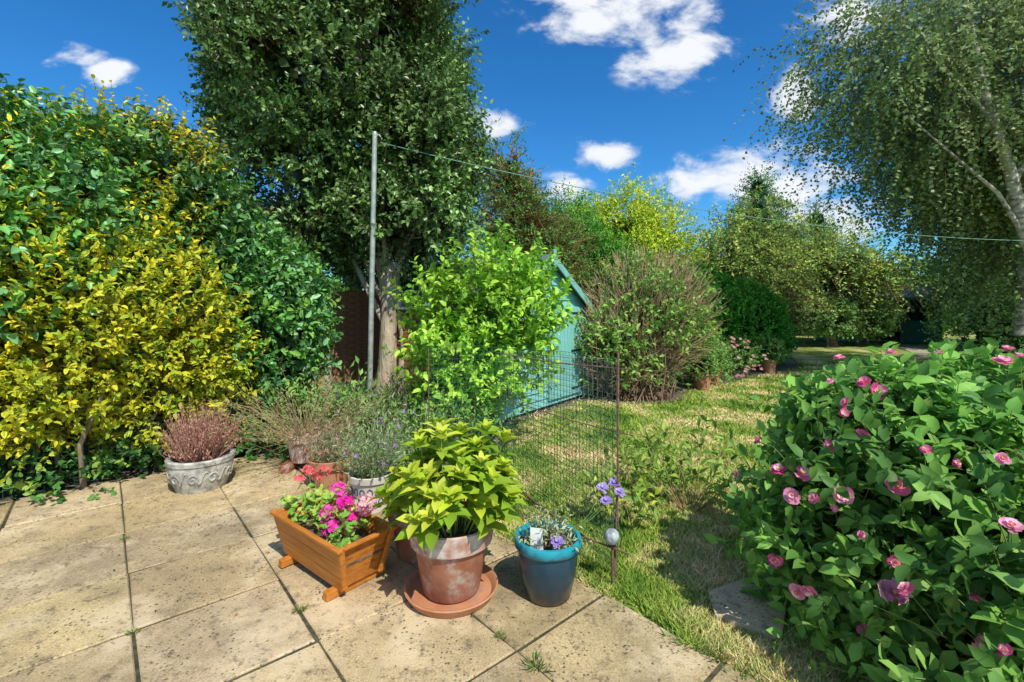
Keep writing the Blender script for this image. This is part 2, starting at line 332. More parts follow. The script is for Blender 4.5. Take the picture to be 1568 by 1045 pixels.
# grass blades
n=620000
d=1.5*(14/1.5)**R.random(n); X=(R.random(n)*2.35-1.05)*d
pq=np.stack([X,d],1)-PO; qq=pq@Qe; pp=pq@Pe
edgen=.03*np.sin(pp*9)+.02*np.sin(pp*23)+.02*R.normal(size=n)
jx=R.normal(size=(2,n))*.09
ok=~((qq>edgen-.01)&(pp<4.1))&~inpoly(X+jx[0],d+jx[1],BED)&~inpoly(X+jx[0],d+jx[1],BED2)&~inpoly(X,d,[tuple(x) for x in st])
X=X[ok];d=d[ok];n=len(X); h=(.018+.022*R.random(n))*(1+.04*d)*(1+.35*wob(np.stack([X,d,X*0],1),3)); near=(pq[ok]@Qe>-.2); h*=np.where(near,1.5,1)
wd=.0022*(1+.75*d)*.8; th=R.random(n)*6.283; ln=R.normal(size=(n,2))*.7
b0=np.stack([X,d,np.full(n,-.024)],1); sx=np.stack([np.cos(th),np.sin(th),0*th],1)*wd[:,None]
tip=b0+np.stack([ln[:,0]*h,ln[:,1]*h,h],1)
V=np.stack([b0-sx,b0+sx,tip],1).reshape(-1,3); br=.65+.7*R.random((n,1)); hue=np.array([[1,1,1]])+R.normal(size=(n,1))*np.array([[.15,0,.1]])
mk('lawn_grass',V,np.arange(3*n).reshape(-1,3),np.repeat(br*hue,3,0),lawnmat('grass_blade',1.12,True))
def tuft(name,x,y,n,h,r,col,z=0,w=.004,lean=.5):
    th=R.random(n)*6.283; rr=r*R.random(n)
    A=np.stack([x+rr*np.cos(th)*.6,y+rr*np.sin(th)*.6,np.full(n,z)],1); Dr=np.stack([np.cos(th)*lean,np.sin(th)*lean,np.ones(n)],1)*(.4+.6*R.random((n,1)))
    Dr+=R.normal(size=Dr.shape)*.25
    return leaves(name,A,Dr,R.normal(size=A.shape),h*(.4+.6*R.random(n)),w/h*2,np.array(col)*(.7+.6*R.random((n,1))),M_leaf)
tf=[]
for j,pp,sz in ((4,1.9,.05),(4,1.7,.04),(3,1.36,.03),(1,-.65,.07),(.0,-.6,.06),(2,1.0,.04),(1,.15,.035),(3,-.4,.04),(1,-.1,.06),(2,.1,.05),(3,2.6,.03)):
    q=PO+Pe*pp+Qe*(j*S); tf.append(tuft('tuft',q[0],q[1],50,sz,sz*1.3,(.16,.22,.06),w=.0018,lean=.9))
for k in range(200):
    if R.random()<.5: j=R.integers(0,7); q=PO+Pe*R.uniform(-1.5,3.5)+Qe*(j*S)
    else: q=PO+Pe*(.04+R.integers(-2,5)*S)+Qe*R.uniform(0,5)
    tf.append(tuft('moss',q[0],q[1],12,.015,.03,(.14,.18,.05),w=.0016,lean=.9,z=-.006))
group('joint_weeds',tf)
tus=[]
for k in range(90):
    pp=R.uniform(-1.8,2.6); q=PO+Pe*pp+Qe*(-.03+.03*R.normal()); tus.append(tuft('tuft',q[0],q[1],16,.07,.09,(.14,.24,.05),z=-.02,lean=.9,w=.0025))
group('lawn_edge_grass',tus)
# ================= LEFT HEDGE
M_bark=noisemat('bark',(.12,.09,.06),(.34,.27,.19),14,.9,.8,(.2,.21,.13),6,bs=30,bd=.02,stretch=(1,1,.3))
M_bark2=noisemat('pale_bark',(.3,.23,.16),(.62,.5,.36),12,.9,.9,(.3,.3,.2),6,bs=30,bd=.03,stretch=(1,1,.25))
M_birch=noisemat('birch_bark',(.2,.17,.13),(.62,.56,.48),7,.8,.5,(.07,.055,.045),5,stretch=(1,1,2.5))
GR=[(.035,.10,.022),(.05,.14,.03),(.07,.19,.045),(.03,.085,.03),(.09,.21,.05)]
HG=[(-5.0,4.35,1.95,1.1,1.0,1.55),(-4.3,5.5,1.95,1.05,1.0,1.55),(-3.55,6.1,1.5,.85,.8,1.05),(-3.2,5.8,1.15,.65,.6,.75),(-5.6,3.2,1.9,1,1,1.8)]
st_=[]
for k in range(26):
    s=R.random(); x=-4.6+1.7*s+R.normal()*.12; y=4.0+1.6*s+R.normal()*.12
    st_.append((np.array([[x,y,-.02],[x+R.normal()*.1,y+R.normal()*.1,.4],[x+R.normal()*.25,y+R.normal()*.2,.9]]),np.array([.025,.02,.01])))
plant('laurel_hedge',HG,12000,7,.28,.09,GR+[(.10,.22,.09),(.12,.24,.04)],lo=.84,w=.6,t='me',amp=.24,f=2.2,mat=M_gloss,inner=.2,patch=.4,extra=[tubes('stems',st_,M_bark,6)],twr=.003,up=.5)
YL=[(.52,.44,.02),(.60,.51,.03),(.36,.38,.025),(.20,.30,.03),(.50,.42,.025)]
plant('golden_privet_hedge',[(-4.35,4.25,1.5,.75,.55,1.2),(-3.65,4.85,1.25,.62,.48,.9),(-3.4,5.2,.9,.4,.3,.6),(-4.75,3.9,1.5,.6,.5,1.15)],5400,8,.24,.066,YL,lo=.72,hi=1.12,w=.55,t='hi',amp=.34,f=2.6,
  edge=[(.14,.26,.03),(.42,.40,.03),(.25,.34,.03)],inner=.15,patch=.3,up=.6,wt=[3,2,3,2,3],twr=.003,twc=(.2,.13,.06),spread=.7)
plant('golden_privet_hedge',[(-4.4,5.3,3.15,.8,.5,.5),(-5.1,4.3,2.8,.7,.5,.6),(-3.85,5.0,2.4,.4,.3,.4)],1100,8,.34,.066,YL,lo=.5,hi=1.2,w=.5,t='hi',up=1.0,inner=0,patch=.3,twr=.003,twc=(.2,.13,.06),amp=.4)
plant('ground_ivy',[(-4.3,4.1,.1,.9,.35,.28),(-3.6,4.7,.12,.5,.35,.3),(-3.0,5.1,.15,.6,.3,.3),(-2.4,5.3,.2,.5,.4,.3)],600,6,.16,.055,GR+[(.2,.3,.05)],lo=.5,w=.7,t='me',inner=.1)
wl=[]
a0=np.array([-4.7,3.35,0]);a1=np.array([-3.15,5.0,0])
for k in range(48): q=a0+(a1-a0)*k/47; wl.append((np.array([q,q+[0,0,.45]]),np.array([.0018,.0018])))
for k in range(8): z=.06*k+.02; wl.append((np.array([a0+[0,0,z],a1+[0,0,z]]),np.array([.0018,.0018])))
M_wire=noisemat('wire_green',(.03,.10,.07),(.06,.16,.11),20,.6,.1); M_wg=noisemat('wire_grey',(.16,.2,.18),(.32,.36,.32),10,.5,.1,metal=.3)
M_rust=noisemat('rust',(.10,.06,.045),(.26,.14,.09),60,.9,.4)
tubes('hedge_wire_fence',wl,M_wire,3)
# ================= TREES
HO=[(.05,.10,.025),(.065,.135,.035),(.10,.18,.045),(.04,.08,.025),(.15,.23,.08)]
HE=[(-3.0,8.3,5.3,1.8,1.7,2.8),(-1.65,8.0,4.2,1.0,1.2,1.5),(-4.1,8.2,5.7,1.05,1.0,1.3),(-1.65,7.6,3.0,1.0,.8,.55),(-2.9,8.3,7.3,1.5,1.4,1.4),(-2.9,7.8,2.85,.65,.6,.5)]
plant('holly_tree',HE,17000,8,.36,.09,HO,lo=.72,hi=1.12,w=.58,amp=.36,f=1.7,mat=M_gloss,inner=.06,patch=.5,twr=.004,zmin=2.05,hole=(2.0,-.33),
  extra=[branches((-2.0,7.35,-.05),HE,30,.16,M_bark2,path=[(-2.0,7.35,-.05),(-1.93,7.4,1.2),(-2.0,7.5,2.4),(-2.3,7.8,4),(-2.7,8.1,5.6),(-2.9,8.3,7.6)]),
   tubes('second_stem',[(np.array([[-1.8,7.45,0],[-1.72,7.5,1],[-1.86,7.5,2],[-1.6,7.6,3.2]]),np.array([.08,.07,.06,.05]))],M_bark2,7)])
CY=[(.05,.13,.03),(.07,.18,.04),(.10,.23,.05)]
ce=[(.05,11,3.3,.75,.7,1.4),(.0,11,4.7,.4,.4,.85),(.9,11.4,2.6,.8,.8,1.3)]
plant('cypress_tree',ce,2700,9,.46,.085,CY,lo=.5,w=.38,up=.5,droop=.3,amp=.4,f=2.5,inner=.05,hole=(2.5,-.25),extra=[branches((.1,11,0),ce,34,.15,noisemat('cyp_bark',(.25,.11,.05),(.5,.25,.13),12,.9,.6),top=1)],twr=.009,twc=(.34,.17,.09))
WG=[(.24,.34,.04),(.34,.40,.05),(.16,.27,.03),(.42,.44,.06)]
we=[(3.3,15,3.4,1.8,1.3,1.8),(4.7,15.5,3.3,1.0,1.1,1.7),(2.6,15,2.6,1.5,1,1.4)]
plant('golden_willow_tree',we,4200,9,.65,.12,WG,lo=.55,w=.4,up=1,droop=.35,amp=.4,f=1.6,mat=M_far,extra=[branches((3.3,15,0),we,16,.14,M_bark)])
ce2=[(1.4,13,2.8,1.3,1.1,1.6),(2.2,12.5,2.3,1.2,1,1.3)]
plant('cypress_tree',ce2,3600,8,.4,.09,[(.07,.19,.03),(.09,.24,.04),(.05,.14,.03)],lo=.7,w=.4,up=.9,amp=.3,mat=M_far,extra=[branches((1.4,13,0),ce2,10,.12,M_bark)])
le=[(6.2,13.2,1.0,1.3,1.1,1.15),(4.9,13.0,1.3,1.35,1,1.3),(7.1,13.4,.7,.7,.7,.75)]
plant('laurel_bush',le,5200,7,.2,.09,[(.045,.15,.022),(.07,.20,.03),(.09,.26,.035)],lo=.88,w=.5,amp=.10,up=.8,mat=M_far,extra=[branches((6,13.2,0),le,8,.06,M_bark)])
vb=[(2.35,8.7,1.35,.95,.9,1.05),(1.8,8.4,.9,.62,.6,.75),(2.9,8.8,1.4,.65,.7,.85)]
nb=900; A_=np.tile([[2.25,8.5,.0]],(nb,1))+R.normal(size=(nb,3))*[.22,.2,.03]; B_,_=shell(vb,nb,.8,1.12,.25); A2=A_*.55+B_*.45+np.array([0,0,.15])+R.normal(size=A_.shape)*.06
vst=[sticks('stems_low',A_,A2,.015,(.22,.15,.10),M_twig,.04),sticks('stems_high',A2,B_,.010,(.34,.24,.16),M_twig,.03)]
S1,D1=shell(vb,1500,.8,1.1,.25); vst.append(sticks('twigs',S1,S1+nrm(D1+[0,0,.8]+R.normal(size=D1.shape)*.3)*.35,.007,(.38,.27,.18),M_twig,.02))
plant('viburnum_bush',vb,1700,7,.24,.10,[(.09,.19,.04),(.14,.26,.05),(.2,.3,.07)],lo=.6,hi=1.12,w=.5,amp=.25,inner=.1,extra=vst,up=.5,hole=(2.5,-.1))
wc=[(9.6,19,3.5,2.1,1.8,2.1),(13,20,2.9,2.3,1.8,2.0),(15.2,19.5,3.0,1.3,1.4,1.0),(8,18,2.6,1.2,1.2,1.2)]
plant('weeping_cherry_tree',wc,3600,11,.95,.14,[(.15,.23,.06),(.22,.3,.08),(.30,.35,.10),(.12,.2,.06)],lo=.5,w=.5,up=.9,droop=.9,amp=.45,f=1.1,inner=.04,zmin=1.5,mat=M_far,hole=(1.3,-.3),twr=.012,twc=(.18,.13,.09),extra=[branches((10,19,0),wc[:1]+wc[3:],14,.16,M_bark),branches((13.4,19.6,0),wc[1:3],14,.16,M_bark)])
fe=[(12.6,24,2.5,2.2,2,2),(12.6,24,4.6,1.6,1.5,1.6),(12.6,24,6.2,.9,.9,1.3),(12.6,24,7.6,.4,.4,.9)]
plant('fir_tree',fe,3600,7,.7,.15,[(.05,.12,.05),(.08,.17,.07)],lo=.5,w=.4,up=.2,droop=.2,amp=.35,mat=M_far,extra=[branches((12.6,24,0),fe,10,.2,M_bark,top=1.5)])
fe=[(17.5,27,2.5,1.8,1.6,2),(17.5,27,4.6,1.2,1.2,1.6),(17.5,27,6.4,.5,.5,1.2)]
plant('fir_tree',fe,2000,7,.7,.15,[(.06,.13,.06),(.08,.17,.07)],lo=.5,w=.4,up=.2,droop=.2,amp=.3,mat=M_far,extra=[branches((17.5,27,0),fe,8,.2,M_bark,top=1.5)])
de=[(x,31+2*math.sin(x),1.9+.5*math.sin(x*1.7),2.8,1.8,2.2+.7*math.sin(x*2.3)) for x in np.arange(-34,48,3.1)]
plant('distant_trees',de,8000,7,.6,.27,[(.05,.12,.035),(.08,.17,.04),(.12,.2,.05)],lo=.8,w=.6,amp=.25,mat=M_far)
de=[(x,13,1.1,1.5,1,1.3+.3*math.sin(x*2)) for x in np.arange(-14,-1,2.2)]
plant('neighbour_hedge',de,2600,7,.4,.12,[(.05,.12,.03),(.08,.17,.04)],lo=.8,w=.6,mat=M_far)
as_=[(19.5,17.5,4.0,3.2,2,3.2),(23,18,5.0,3.6,2.4,4.2),(17.6,17.5,2.2,1.6,1.4,1.3)]
plant('ash_tree',as_,4800,8,.5,.14,[(.07,.13,.05),(.10,.17,.06),(.14,.21,.08)],lo=.7,w=.5,amp=.3,mat=M_far,zmin=.6,extra=[branches((20,17.5,0),as_,14,.22,M_bark)])
be=[(10.3,10,6.3,3.7,2.6,2.9),(11.8,10,3.6,2.2,2.0,1.9),(11.0,10,4.8,2.6,2.3,1.7),(8.1,9.8,6.7,1.6,1.5,1.4),(12.5,10,8,3,3,2.4),(9.4,9.8,4.9,1.3,1.2,1.0)]
BLm=leafmat('birch_leaf',.5,.35,.25,1.75)
bt=np.array([[10.6,8.6,-.05],[10.2,8.6,1.4],[9.45,8.6,2.8],[9.1,8.6,4.2],[8.75,8.7,5.6],[8.5,8.8,7.4]])
BL=[(bt,np.array([.2,.15,.11,.09,.07,.035])),(np.array([[9.45,8.6,2.8],[8.9,8.6,3.7],[8.2,8.7,4.4],[7.4,8.8,5.2]]),np.array([.045,.035,.022,.01])),(np.array([[9.2,8.6,3.9],[9.9,8.7,5],[10.2,8.8,6.6]]),np.array([.06,.04,.025])),
    (np.array([[8.9,8.65,5.0],[8.0,8.8,6.2],[7.4,8.9,7.4]]),np.array([.04,.025,.012])),(np.array([[10.0,8.6,1.8],[10.8,8.8,3.4],[11.2,9,5.2]]),np.array([.08,.06,.03]))]
plant('silver_birch_tree',be,12500,11,.7,.088,[(.11,.16,.06),(.15,.20,.08),(.21,.26,.12),(.08,.13,.05)],lo=.3,hi=1.06,w=.7,up=.1,dn=.75,rnd=.7,droop=.5,amp=.45,f=1.5,inner=.0,patch=.5,twr=.002,twc=(.14,.11,.08),hole=(1.7,-.42),mat=BLm,
   extra=[tubes('trunk',BL,M_birch,9),branches((10.6,9.8,1),be,22,.08,M_birch,top=.5)])
sh=[(15.0,13.5,1.1,2.2,1.4,1.3),(19.5,16,1.4,2.4,1.5,1.7),(23,18,1.4,3,2,2.2)]
plant('garden_shrubs',sh,4200,7,.3,.11,[(.05,.12,.035),(.08,.17,.045),(.12,.2,.06)],lo=.8,w=.5,amp=.25,mat=M_far)
ap=[(12.9,19.2,1.2,1.1,.8,.7),(14.7,19.4,1.05,1.0,.7,.6)]
plant('apple_tree',ap,1300,7,.3,.12,[(.11,.2,.07),(.16,.26,.1)],lo=.5,w=.6,inner=.1,zmin=.3,mat=M_far,extra=[branches((12.9,19.2,0),ap[:1],8,.05,M_bark),branches((14.7,19.4,0),ap[1:],8,.05,M_bark)])
# ================= FENCE
M_fence=noisemat('fence_wood',(.34,.16,.085),(.66,.36,.2),6,.85,.5,(.42,.34,.25),3,stretch=(1,1,8))
M_conc=noisemat('concrete_post',(.42,.4,.34),(.62,.58,.5),12,.9,.5,(.28,.28,.22),5)
fo=[]; fd=np.array([.55,.835]); f0=np.array([-3.2,8.1])-fd*1.9*2; ang=math.atan2(fd[1],fd[0])
for k in range(6):
    q=f0+fd*1.9*k; fo.append(box('post',(q[0],q[1],1.0),(.11,.11,2.05),M_conc,ang,.01))
    if k<5:
        c=q+fd*.95
        fo.append(box('gravel_board',(c[0],c[1],.13),(1.78,.05,.26),M_conc,ang,.005))
        for j in range(14):
            fo.append(box('board',(c[0]+R.normal()*.002,c[1],.32+j*.117),(1.78,.014,.135),M_fence,ang,.002,rx=.09))
        fo.append(box('capping',(c[0],c[1],1.96),(1.78,.06,.03),M_fence,ang,.003))
group('wooden_fence',fo)
# ================= SHED
M_teal=noisemat('teal_paint',(.17,.46,.42),(.25,.60,.54),5,.6,.3,(.20,.46,.41),4,stretch=(6,6,1),bs=25,bd=.003)
M_trim=noisemat('trim_paint',(.16,.40,.37),(.24,.50,.45),6,.6,.3)
M_felt=noisemat('roof_felt',(.07,.12,.11),(.14,.2,.18),40,.95,.6); M_black=noisemat('black_iron',(.015,.015,.015),(.03,.03,.03),30,.5,.2)
M_redw=noisemat('red_brown_wood',(.2,.06,.035),(.36,.12,.06),6,.8,.3,stretch=(1,1,6))
sp_=[]; W=2.64; EV=1.6; RG=2.4; DP=2.2
z=.04
while z<RG-.04:
    zt=min(z+.12,RG)
    def ext(zz):
        if zz<=EV: return (0,W)
        h=(zz-EV)/(RG-EV)*W/2; return (h,W-h)
    x0,x1=ext(z); a0_,a1_=ext(zt-.001)
    V=[(x0,-.028,z),(x1,-.028,z),(a1_,-.006,zt),(a0_,-.006,zt),(x0,.01,z),(x1,.01,z),(a1_,.01,zt),(a0_,.01,zt)]
    sp_.append(mk('cladding_board',V,[(0,1,2,3),(5,4,7,6),(4,5,1,0),(1,5,6,2),(4,0,3,7),(3,2,6,7)],None,M_teal))
    if z<EV-.01:
        for xx,mm in ((-.012,M_redw),(W+.012,M_teal)):
            sp_.append(box('side_board',(xx,DP/2+.02,z+.06),(.02,DP,.118),mm,0,.002,ry=.1 if xx<0 else -.1))
    z+=.12
sp_.append(box('back_wall',(W/2,DP+.03,EV/2+.04),(W,.03,EV-.04),M_redw))
sp_.append(mk('back_gable',[(0,DP+.03,EV),(W,DP+.03,EV),(W/2,DP+.03,RG)],[(0,1,2)],None,M_redw))
for s in (-1,1):
    sl_=math.atan2(RG-EV,W/2); ln=math.hypot(RG-EV,W/2)+.14
    cx=W/2+s*(math.cos(sl_)*ln/2); cz=RG+.03-math.sin(sl_)*ln/2
    sp_.append(box('roof',(cx,DP/2,cz),(ln,DP+.28,.025),M_felt,0,.004,ry=s*sl_))
    sp_.append(box('bargeboard',(cx,-.155,cz-.045),(ln,.022,.11),M_trim,0,.004,ry=s*sl_))
sp_.append(box('finial',(W/2,-.18,RG-.02),(.07,.02,.26),M_trim))
sp_.append(box('corner_trim',(W-.03,-.040,.82),(.06,.02,1.55),M_teal)); sp_.append(box('corner_trim',(.03,-.040,.82),(.06,.02,1.55),M_teal))
dx0,dx1=1.36,2.40
sp_.append(box('door',((dx0+dx1)/2,-.040,.86),(dx1-dx0,.022,1.5),M_trim,0,.003))
for x in np.linspace(dx0+.06,dx1-.06,9): sp_.append(box('door_plank',(x,-.057,.86),(.107,.012,1.49),M_teal,0,.008))
for zz in (.22,.86,1.5):
    sp_.append(box('strap_hinge',(dx1-.17,-.068,zz),(.36,.008,.035),M_black,0,.002))
    sp_.append(box('hinge_plate',(dx1+.03,-.056,zz),(.04,.012,.11),M_black,0,.002))
sp_.append(box('latch',(dx0+.06,-.070,.95),(.08,.02,.05),M_black)); sp_.append(box('floor_bearer',(W/2,.12,.0),(W,.2,.07),M_black))
sp_.append(box('side_window',(-.03,DP*.5,1.15),(.02,.8,.5),noisemat('dark_glass',(.02,.03,.035),(.04,.05,.05),3,.08,0)))
group('garden_shed',sp_,(-.26,6.38,0),math.radians(53.5))
M_dt=noisemat('dark_teal_paint',(.03,.14,.14),(.05,.21,.2),5,.7,.3); g_=[]
g_.append(box('back_wall',(0,2,1.05),(4.2,.05,2.1),M_dt)); 
for x in (-2.1,-.7,.7,2.1): g_.append(box('post',(x,0,1.0),(.1,.1,2.0),M_dt))
for x in (-2.1,2.1): g_.append(box('side_wall',(x,1,1.0),(.04,1.9,2.0),M_dt))
g_.append(box('half_wall',(1.4,.05,.5),(1.28,.04,1.0),M_dt)); g_.append(box('half_wall',(-1.4,.05,.5),(1.28,.04,1.0),M_dt))
g_.append(box('roof_front',(0,.5,2.25),(4.9,1.8,.05),M_felt,0,.005,rx=.3)); g_.append(box('roof_back',(0,1.95,2.25),(4.9,1.3,.05),M_felt,0,.005,rx=-.35)); g_.append(box('fascia',(0,-.38,1.97),(4.9,.03,.14),M_dt))
g_.append(box('bench',(0,1.6,.45),(2.6,.4,.06),M_bark))
group('summerhouse',g_,(16.6,21,0),-.3)
pth=[(12.6,14.2),(13.4,14.0),(15.8,17.4),(17.2,20.4),(16.2,20.6),(14.9,17.8)]
poly('garden_path',pth,-.006,noisemat('path',(.3,.25,.17),(.42,.36,.25),8,.9,.4))
# ================= POLE, LINES
M_galv=noisemat('galvanised_steel',(.3,.34,.31),(.5,.54,.5),9,.45,.1,(.3,.34,.24),8,metal=.3)
pl=[tubes('pole',[(np.array([[-1.98,6.5,-.05],[-1.94,6.5,2],[-1.90,6.5,4.0]]),np.array([.036,.036,.034]))],M_galv,14),
    tubes('line_hook',[(np.array([[-1.9,6.5,3.96],[-1.84,6.5,3.99],[-1.80,6.5,3.93],[-1.82,6.5,3.88]]),np.array([.012]*4))],M_galv,6),
    lathe('cap',[(.001,.03),(.03,.025),(.038,0),(.036,-.03)],M_galv,16,(-1.9,6.5,4.0))]
s=np.linspace(0,1,30)[:,None]
l1=np.array([[-1.82,6.5,3.88]])*(1-s)+np.array([[9.5,8.5,2.8]])*s; l1[:,2]-=(.3*4*s*(1-s))[:,0]
pl.append(tubes('clothes_line',[(l1,np.full(30,.006))],noisemat('line',(.12,.25,.2),(.2,.36,.3),5,.6,0),5))
group('washing_line_pole',pl)
# ================= MOCK ORANGE BUSH
mo=[(-.22,5.5,1.6,.55,.4,.58),(-.78,5.4,1.3,.34,.35,.65),(.16,5.55,1.5,.36,.35,.5),(-.55,5.25,.7,.4,.3,.4),(-.05,5.35,.95,.35,.3,.35)]
ms=[]
for k in range(14):
    x=-.35+R.normal()*.12; y=5.4+R.normal()*.1; q=np.array(mo[R.integers(5)][:3])+R.normal(size=3)*.2
    ms.append((np.array([[x,y,-.02],[(x+q[0])/2,(y+q[1])/2,q[2]*.5],q]),np.array([.018,.014,.008])))
plant('mock_orange_bush',mo,980,10,.33,.085,[(.17,.33,.03),(.24,.41,.04),(.12,.26,.03),(.30,.46,.06)],lo=.4,hi=1.12,w=.6,t='hi',up=.9,amp=.35,f=3,inner=0,patch=.35,twr=.003,twc=(.2,.2,.07),extra=[tubes('stems',ms,M_bark,6)])
# ================= MESH FENCE
def meshpanel(name,path,h,mat,sp=.034,r=.0013,z0=.03,wb=.012):
    path=np.array(path,float); seg=np.linalg.norm(np.diff(path,axis=0),axis=1); cum=np.r_[0,np.cumsum(seg)]; n=int(cum[-1]/sp)
    tt=np.linspace(0,cum[-1],n); X=np.interp(tt,cum,path[:,0]); Y=np.interp(tt,cum,path[:,1]); nv=int(h/sp); Z=np.linspace(z0,z0+h,nv)
    G=np.zeros((n,nv,3)); G[...,0]=X[:,None]; G[...,1]=Y[:,None]; G[...,2]=Z[None]
    ff=np.sin(G[...,0]*5+G[...,2]*4)+np.sin(G[...,0]*11-G[...,2]*7)*.5; G[...,1]+=ff*wb; G[...,2]+=np.sin(tt*4)[:,None]*.012
    return tubes(name,[(G[i],np.full(nv,r)) for i in range(n)]+[(G[:,j],np.full(n,r)) for j in range(nv)],mat,3)
mp=[meshpanel('grey_mesh',[(.62,2.76),(.42,3.0),(.1,3.5),(-.1,3.85)],1.24,M_wg,.036,.0011,wb=.02),meshpanel('green_mesh',[(.66,2.95),(.15,3.95),(-.35,4.15),(-.72,4.05)],1.2,M_wire,.04,.0017,.06,wb=.02)]
rod=lambda *p,r=.006:(np.array(p,float),np.full(len(p),r))
mp.append(tubes('rusty_rods',[rod((.60,2.77,-.05),(.62,2.75,.6),(.62,2.74,1.34),r=.007),rod((-.72,4.05,-.05),(-.72,4.05,1.25)),rod((.7,2.7,.86),(.4,3.0,.87),(0,3.6,.88),r=.004),rod((.68,2.72,1.24),(.3,3.1,1.23),(-.1,3.7,1.24),r=.004),
   rod((.67,2.7,.18),(.45,2.85,.2),(.2,3.3,.2),(-.05,3.8,.22))],M_rust,6))
group('wire_mesh_fence',mp)
group('garden_solar_light',[lathe('globe',[(.001,.045),(.02,.041),(.036,.028),(.044,0),(.036,-.028),(.02,-.041),(.001,-.045)],noisemat('glass_ball',(.2,.24,.24),(.5,.55,.55),30,.12,.1),20,(.57,2.68,.29)),
  tubes('stake',[rod((.58,2.70,-.03),(.575,2.69,.25),r=.008)],M_rust,6),lathe('collar',[(.02,.0),(.024,.02),(.014,.03)],M_black,14,(.57,2.68,.235))])
# ================= POTS
M_terr=noisemat('terracotta',(.30,.11,.06),(.44,.19,.11),9,.85,.3,(.50,.42,.36),7,bs=60,bd=.004)
M_terrw=noisemat('terracotta_limed',(.38,.19,.13),(.62,.55,.5),13,.9,.4,(.30,.12,.07),9,bs=60,bd=.004)
M_sau=noisemat('terracotta_saucer',(.42,.17,.08),(.52,.24,.12),8,.8,.2,(.35,.2,.14),10)
BP=(-.34,2.64,.025)
prof=[(.001,.0),(.15,0),(.158,.01),(.205,.265),(.208,.275)]
rim=[(.208,.272),(.228,.278),(.243,.372),(.243,.385),(.232,.39),(.222,.385),(.212,.33)]
pot=[lathe('pot_body',prof,M_terr,64,BP),lathe('pot_rim',rim,M_terrw,64,BP),lathe('soil',[(.001,.35),(.15,.345),(.216,.34)],M_soil,40,BP),
  lathe('saucer',[(.001,.0),(.235,.0),(.262,.045),(.255,.05),(.245,.045),(.225,.014),(.001,.013)],M_sau,64,(-.34,2.64,.004))]
def rosette(P,D,Sz,k,pal,w,name,mat,t='hi',lift=.5,cz=None,var=.2):
    n=len(P); D=nrm(D); U=nrm(np.cross(D,R.normal(size=D.shape))); W_=np.cross(D,U)
    th=(np.arange(k)*2*math.pi/k)[None]+R.random((n,1))*6.28; rad=np.cos(th)[...,None]*U[:,None]+np.sin(th)[...,None]*W_[:,None]
    A=rad+lift*D[:,None]+R.normal(size=rad.shape)*.12; Nn=D[:,None]-lift*rad+R.normal(size=rad.shape)*.1
    c=np.repeat(pick(pal,n)[:,None],k,1)*(1-var+2*var*R.random((n,k,1)))
    return leaves(name,np.repeat(P[:,None],k,1).reshape(-1,3),A.reshape(-1,3),Nn.reshape(-1,3),np.repeat(np.broadcast_to(Sz,(n,)),k)*(.85+.3*R.random(n*k)),w,c.reshape(-1,3),mat,t)
M_hyd=leafmat('hydrangea_leaf',.5,.35,.3,1.1)
HP=[(.36,.48,.03),(.46,.55,.04),(.26,.40,.03),(.54,.60,.07)]
n=62; th=R.random(n)*6.28; rr=.34*np.sqrt(R.random(n)); hx=np.stack([BP[0]+rr*1.12*np.cos(th),BP[1]+rr*np.sin(th),.82-2.1*rr**2+.08*R.normal(size=n)],1); hx[:,2]=np.clip(hx[:,2],.45,.93)
b0=np.stack([BP[0]+rr*.5*np.cos(th),BP[1]+rr*.5*np.sin(th),np.full(n,.38)],1)
hd=nrm(hx-b0+np.array([0,0,.1]))
pot.append(sticks('stems',b0,hx,.005,(.25,.3,.08),M_twig,.01))
pot.append(rosette(hx,hd,.07,5,HP[1:],.52,'young_leaves',M_hyd,lift=1.0))
pot.append(rosette(hx-hd*.03,hd,.115,4,HP,.56,'leaves',M_hyd,lift=.5)); pot.append(rosette(hx-hd*.10,hd,.13,4,[(.20,.34,.03),(.30,.42,.04)],.58,'lower_leaves',M_hyd,lift=.3))
group('hydrangea_in_terracotta_pot',pot)
potted('terracotta_pot',(-.62,3.05,0),[(.001,0),(.12,0),(.16,.24),(.18,.245),(.19,.32),(.18,.325),(.165,.27)],M_terr,.28,.17)
